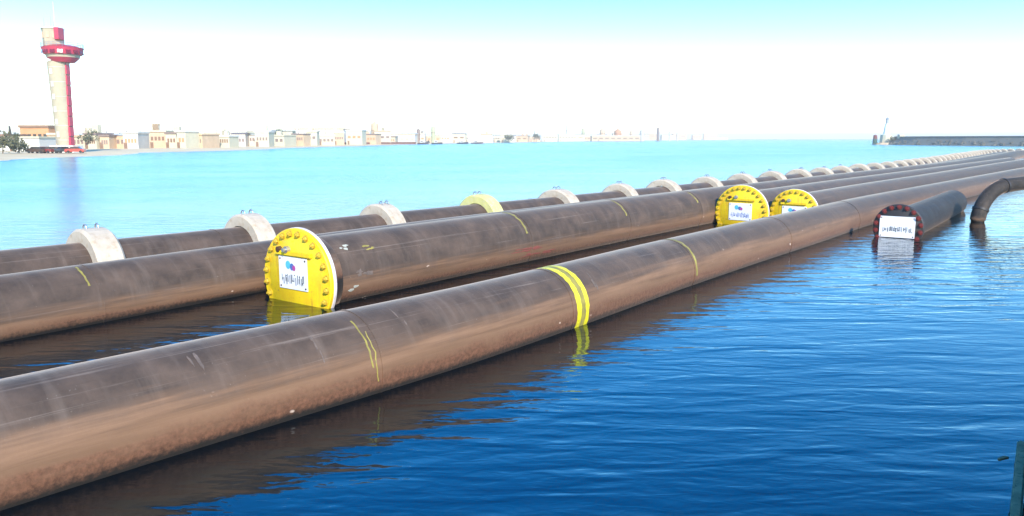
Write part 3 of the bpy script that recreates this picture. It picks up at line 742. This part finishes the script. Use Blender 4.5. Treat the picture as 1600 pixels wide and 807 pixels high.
for px, wpx, yt, mt, lb in ((887, 6, 195, 'whitewall', 'whitish far silo, first in the row on the thin shore'), (911, 5, 201, 'silo_green', 'olive thin far silo, second in the row on the thin shore'),
                        (941, 8, 202, 'tan', 'pale tan far silo left of the squat orange one'), (965, 11, 203, 'orange_wall', 'squat orange silo, the brightest in the far row'),
                        (986, 4, 205, 'tan', 'very thin tan far silo between orange and grey ones'), (1003, 7, 203, 'silo_grey', 'grey far silo left of the darkest one'),
                        (1028, 4, 199.5, 'silo_brown', 'darkest narrow brown silo near the right end of the row'), (1046, 2.4, 206, 'silo_grey', 'slender grey far post right of the darkest silo'),
                        (1058, 2.4, 207, 'silo_grey', 'slender grey far post, last in the row')):
    silo(lb, px, wpx, yt, 1210, M[mt])
def mast(label, px, ytop, d, mat, w=0.5):
    ax = at(px, d, GZ); h = zat(ytop, d) - GZ; o = thing('lattice_mast', label, 'mast', ax)
    for sx in (-1, 1):
        for sy in (-1, 1):
            bm = sweep([(sx * w * 1.6, sy * w * 1.6, -0.3), (sx * w * 0.3, sy * w * 0.3, h)], 0.14, 6, 0.05); mesh_obj('leg', bm, mat, o)
    bm = bmesh.new()
    n = 9
    for k in range(n):
        z0, z1 = h * k / n, h * (k + 1) / n; w0, w1 = w * (1.6 - 1.3 * k / n), w * (1.6 - 1.3 * (k + 1) / n)
        for s in (-1, 1):
            sweep([(-w0, s * w0, z0), (w1, s * w1, z1)], 0.08, 5, 0.03, bm); sweep([(s * w0, -w0, z0), (s * w1, w1, z1)], 0.08, 5, 0.03, bm)
    b = mesh_obj('bracing', bm, mat, o); b['kind'] = 'stuff'
mast('pinkish lattice mast behind the depot', 753, 194, 740, M['tan'])
mast('thin pale lattice mast near the first far silo', 835, 203, 900, M['leaf2'])
mast('dark lattice mast left of the control tower beside the orange building', 18, 197, 255, M['window'], 0.3)

def tree(label, px, d, h, rad, leafm, seed, group='shore trees'):
    r = random.Random(seed); o = thing('shore_tree', label, 'tree', at(px, d, GZ), 0, group)
    tr = sweep([(0, 0, -0.3), (0.05 * h, 0, h * 0.35), (0.02 * h, 0.03 * h, h * 0.7)], 0.035 * h, 8, 0.01, rfun=lambda k: 1 - 0.28 * k)
    for k in range(4):
        a = k * 1.6 + r.random(); sweep([(0.05 * h, 0, h * 0.38), (0.05 * h + rad * 0.6 * math.cos(a), rad * 0.6 * math.sin(a), h * 0.72)], 0.014 * h, 6, 0.004, tr)
    mesh_obj('trunk', tr, M['bark'], o)
    bm = bmesh.new()
    cl = [(r.uniform(-.7, .7) * rad, r.uniform(-.7, .7) * rad, h * r.uniform(0.5, 0.9), rad * r.uniform(.35, .6)) for _ in range(9)]
    for q in range(420):
        cx, cy, cz, cr = r.choice(cl); v = Vector((r.gauss(0, 1), r.gauss(0, 1), r.gauss(0, .8))).normalized() * cr * r.uniform(.6, 1.05)
        p = Vector((cx, cy, cz)) + v; s = rad * r.uniform(.07, .14)
        u = Vector((r.uniform(-1, 1), r.uniform(-1, 1), r.uniform(-1, 1))).normalized(); w = u.orthogonal().normalized()
        bm.faces.new([bm.verts.new(p + u * s * a + w * s * b) for a, b in ((-1, 0), (0, -.6), (1, 0), (0, .6))])
    mesh_obj('crown', bm, leafm, o)
for i, (px, d, h, rad, lf, lb) in enumerate((
        (4, 178, 4.0, 3.2, 'leaf2', 'low dusty green bush tree at the left edge of the shore'),
        (30, 182, 2.6, 2.2, 'leaf', 'small round green tree in front of the white shed'),
        (22, 205, 5.0, 1.6, 'leaf', 'dark narrow tree left of the parked cars'),
        (200, 310, 6.6, 3.0, 'leaf2', 'pale green tree right after the building with brown window band'),
        (222, 296, 5.0, 2.6, 'leaf', 'darkest green tree in front of the pitched roof'),
        (244, 318, 7.0, 3.2, 'leaf2', 'taller dusty tree covering the right of the pitched roof'),
        (272, 340, 6.0, 3.0, 'leaf2', 'dusty tree left of the long white block'),
        (436, 384, 8.0, 2.6, 'leaf', 'dark tree next to the cream warehouse'),
        (450, 400, 7.0, 2.4, 'leaf', 'dark tree touching the big white shed'),
        (556, 505, 6.0, 4.0, 'leaf2', 'dusty tree in front of the pale store'),
        (794, 770, 7.0, 5.0, 'leaf2', 'yellowish tree beside the small far house'),
        (838, 900, 8.0, 5.0, 'leaf2', 'dusty tree under the thin pale mast'),
        (140, 262, 6.0, 3.0, 'leaf2', 'dusty tree just right of the control tower'))):
    tree(lb, px, d, h, rad, M[lf], 40 + i)

def car(label, px, d, colour, rz, sc=1.0):
    o = thing('parked_car', label, 'car', at(px, d, GZ - .02), rz, 'cars parked on the shore')
    paint = plain('car_paint', colour, 0.3, 0, 0.1)
    bm = bmesh.new()
    prof = [(-2.1, .35), (-2.15, .75), (-2.0, .95), (-1.2, 1.0), (1.5, 1.0), (2.1, .9), (2.15, .4), (2.0, .3)]
    A = [bm.verts.new((x, -.85, z)) for x, z in prof]; B = [bm.verts.new((x, .85, z)) for x, z in prof]
    bm.faces.new(A); bm.faces.new(B[::-1])
    for i in range(len(prof)): bm.faces.new((A[i], B[i], B[(i + 1) % len(prof)], A[(i + 1) % len(prof)]))
    bmesh.ops.recalc_face_normals(bm, faces=list(bm.faces)); mesh_obj('body', bm, paint, o)
    bm = bmesh.new(); prof = [(-1.25, 1.0), (-0.8, 1.45), (0.75, 1.47), (1.45, 1.0)]
    A = [bm.verts.new((x, -.74, z)) for x, z in prof]; B = [bm.verts.new((x, .74, z)) for x, z in prof]
    bm.faces.new(A); bm.faces.new(B[::-1])
    for i in range(4): bm.faces.new((A[i], B[i], B[(i + 1) % 4], A[(i + 1) % 4]))
    bmesh.ops.recalc_face_normals(bm, faces=list(bm.faces)); mesh_obj('cabin', bm, M['window'], o)
    mesh_obj('roof_panel', box(-0.85, 0.8, -.7, .7, 1.45, 1.52, .02), paint, o)
    for x in (-1.3, 1.35):
        for y in (-.80, .80):
            w = lathe([(0, -.1), (.2, -.1), (.32, -.1), (.33, .1), (0, .1)], 14); w_ = mesh_obj('wheel', w, M['tyre'], o); w_.location = (x, y, .33)
car('dark brown parked car, leftmost near the tower foot', 57, 184, (0.05, 0.025, 0.015), 0.1)
car('dark red parked car second from the left near the tower', 70, 185, (0.22, 0.03, 0.025), -0.05)
car('grey brown parked car left of the control tower', 82, 186, (0.10, 0.08, 0.07), 0.15)
car('dark grey parked car standing at the tower base', 99, 187, (0.06, 0.07, 0.075), 1.2)
car('bright red parked car right of the tower base', 118, 187, (0.5, 0.06, 0.04), 0.2)

def boat(label, px, d, L, colour):
    o = thing('small_boat', label, 'boat', at(px, d, 0.0), rnd.uniform(-.3, .3), 'small boats at the far quay')
    bm = bmesh.new(); rows = []
    for k in range(9):
        s = k / 8; x = -L / 2 + L * s; w = L * .16 * (1 - max(0, (s - .45) / .55)**2.2) + .02
        rows.append([bm.verts.new((x, yy * w, zz)) for yy, zz in ((-1, 1.0 + .5 * s), (-.75, .1), (0, -.35), (.75, .1), (1, 1.0 + .5 * s))])
    for a, b in zip(rows, rows[1:]):
        for i in range(4): bm.faces.new((a[i], a[i + 1], b[i + 1], b[i]))
        bm.faces.new((a[4], a[0], b[0], b[4]))
    bm.faces.new(rows[0]); bmesh.ops.recalc_face_normals(bm, faces=list(bm.faces))
    mesh_obj('hull', bm, plain('boat_paint', colour, .5), o)
    mesh_obj('cabin', box(-L * .28, L * .05, -L * .09, L * .09, 1.1, 2.6, .08), M['whitewall'], o)
    mesh_obj('cabin_window', box(-L * .22, 0, -L * .09 - .03, L * .09 + .03, 1.8, 2.3), M['window'], o)
for i, (px, d, L, c0) in enumerate(((661, 560, 8, (.08, .06, .07)), (683, 566, 8, (.06, .07, .09)), (723, 600, 9, (.05, .06, .09)), (746, 615, 10, (.14, .10, .10)))):
    boat(('dark small boat, leftmost on the far water', 'dark small boat below the greenish silo', 'bluish black small boat in front of the depot', 'brownish small boat, rightmost on the far water')[i], px, d, L, c0)
# dark red quay front
qs = [at(534, 470), at(600, 520), at(650, 560)]
bm = bmesh.new(); add = []
for p in qs: add.append([bm.verts.new((p.x, p.y, -.5)), bm.verts.new((p.x, p.y, 1.7)), bm.verts.new((p.x - 8, p.y + 14, 1.7)), bm.verts.new((p.x - 8, p.y + 14, -.5))])
for a, b in zip(add, add[1:]):
    for i in range(4): bm.faces.new((a[i], b[i], b[(i + 1) % 4], a[(i + 1) % 4]))
bm.faces.new(add[0]); bm.faces.new(add[-1][::-1]); bmesh.ops.recalc_face_normals(bm, faces=list(bm.faces))
tag(mesh_obj('far_quay', bm, plain('quay_front', (.24, .11, .08), .9, 0, .3, .3)), 'dark reddish brown quay front along the far waterline', 'quay')

# breakwater with its light
bp = [at(1402, 530), Vector((259, 495, 0)), Vector((266, 452, 0)), Vector((280, 410, 0)), Vector((320, 360, 0)), Vector((390, 310, 0))]
bm = bmesh.new()
for j in range(len(bp) - 1):
    p, q = bp[j], bp[j + 1]; d = (q - p); n = Vector((-d.y, d.x, 0)).normalized()
    cnt = int(d.length * 5)
    for k in range(cnt):
        s = rnd.random(); lat = rnd.uniform(-8.5, 8.5); z = 4.6 * (1 - abs(lat) / 8.5) + rnd.uniform(-.5, .4)
        if abs(lat) < 2: z = 3.8
        r = bmesh.ops.create_icosphere(bm, subdivisions=1, radius=rnd.uniform(.8, 1.5))
        m = Matrix.Translation(p + d * s + n * lat + Vector((0, 0, z - .4))) @ Matrix.Rotation(rnd.random() * 6, 4, Vector((rnd.random(), rnd.random(), .3))) @ Matrix.Diagonal((1, rnd.uniform(.6, 1.2), rnd.uniform(.55, .9), 1))
        bmesh.ops.transform(bm, matrix=m, verts=r['verts'])
br = mesh_obj('breakwater', bm, M['rock']); br['kind'] = 'structure'
bm = bmesh.new(); rows = []
for j, p in enumerate(bp):
    d = (bp[min(j + 1, len(bp) - 1)] - bp[max(j - 1, 0)]); n = Vector((-d.y, d.x, 0)).normalized()
    rows.append([bm.verts.new(p + n * l + Vector((0, 0, z))) for l, z in ((-9, -1), (-2.4, 4.35), (-2.4, 5.5), (2.4, 5.5), (2.4, 4.35), (9, -1))])
for a, b in zip(rows, rows[1:]):
    for i in range(6): bm.faces.new((a[i], b[i], b[(i + 1) % 6], a[(i + 1) % 6]))
bm.faces.new(rows[0]); bm.faces.new(rows[-1][::-1]); bmesh.ops.recalc_face_normals(bm, faces=list(bm.faces))
core = mesh_obj('crest_wall', bm, M['cap'], br)
BD = 532.0
lp = at(1384, BD, 0)
bm = prism(16, 9.5, 8.0, -0.8, 1.3); o = mesh_obj('breakwater_head', bm, M['tan']); o.location = lp; o['kind'] = 'structure'
lt = thing('beacon', 'slim white beacon with grey lantern on the breakwater head', 'beacon', lp + Vector((0, 0, 1.3)))
zb_ = lambda py: zat(py, BD) - 1.3
mesh_obj('plinth', prism(12, 4.2, 3.7, 0, zb_(211)), M['cream'], lt)
mesh_obj('beacon_tower', lathe([(2.2, zb_(213)), (1.5, zb_(195)), (1.7, zb_(194.4)), (1.7, zb_(193.6)), (0, zb_(193.6))], 16, axis='Z'), M['beacon_white'], lt, True)
mesh_obj('lantern', lathe([(1.05, zb_(193.6)), (1.05, zb_(187)), (1.4, zb_(186.6)), (0.2, zb_(183)), (0.08, zb_(177)), (0, zb_(176.8))], 12, axis='Z'), M['steel'], lt, True)
po = thing('marker_post', 'stubby dark red and green post left of the beacon', 'post', at(1367, BD - 3, 1.3))
mesh_obj('lower_post', lathe([(0, -.3), (1.5, -.3), (1.5, 2.6), (0, 2.6)], 14, axis='Z'), plain('dark_green_paint', (.02, .08, .05), .6), po)
mesh_obj('upper_post', lathe([(0, 2.62), (1.4, 2.62), (1.2, 5.0), (0, 5.4)], 14, axis='Z'), M['maroon'], po)
building('pump_house', 'small cream hut on the breakwater right of the beacon', 'hut', 1405, 1413, 210.5, 520, M['cream'], M['whitewall'], 3, 0, .3)
tree('dark green bush on the breakwater next to the beacon', 1397, 524, 5.4, 2.6, M['leaf'], 77, None)

# quay corner at the lower right
M['quay'] = plain('quay_concrete', (.13, .12, .10), .9, 0, .5, 2.2, .03, (.035, .045, .02))
M['timber'] = plain('weathered_timber', (.52, .38, .22), .85, 0, .4, 4, .01, (.10, .08, .05))
q0, q1 = Vector((7.49, 10.75, 0)), Vector((5.04, 7.2, 0)); qd = (q1 - q0).normalized(); qn = Vector((-qd.y, qd.x, 0))
qang = math.atan2(qd.y, qd.x); qL = (q1 - q0).length + 5
qw = thing('quay_wall', 'dark mossy quay corner with pale timber strip at the lower right', 'quay', q0, qang)
sgn = 1
y = 0.0
for row in range(3):
    x = -0.2 * row
    while x < qL:
        l = rnd.uniform(.7, 1.2); z0 = -0.5 + row * .42
        b = box(x + .012, min(x + l, qL) - .012, .02 + rnd.uniform(0, .06) + .05 * row, 1.6, z0 + .01, z0 + .40, .03)
        mesh_obj('stone_block', b, M['quay'], qw); x += l
mesh_obj('coping', box(-.1, qL, .10, 2.2, .78, 1.0, .03), M['quay'], qw)
mesh_obj('rubbing_strip', box(1.6, qL, -.05, .06, .03, .15, .02), M['timber'], qw)
db = thing('driftwood', 'small brown floating scrap of wood beside the quay corner', 'debris', (6.22, 9.22, 0), .4)
db.scale = (.5, .5, .5)
mesh_obj('plank', box(-.17, .17, -.035, .035, -.03, .03, .01), M['timber'], db)
mesh_obj('splinter', box(-.05, .15, .04, .07, -.02, .025, .006), M['bark'], db)

# sea haze over the harbour
hz = bpy.data.materials.new('sea_haze'); hz.use_nodes = True
hn = hz.node_tree.nodes; hn.remove(hn['Principled BSDF'])
pv = hn.new('ShaderNodeVolumePrincipled'); pv.inputs['Color'].default_value = (1.0, 0.97, 0.92, 1); pv.inputs['Density'].default_value = 0.00034
hz.node_tree.links.new(pv.outputs[0], hn['Material Output'].inputs['Volume'])
tag(mesh_obj('haze', box(-6100, 6100, -260, 7100, -2.5, 46.0), hz), kind='stuff')
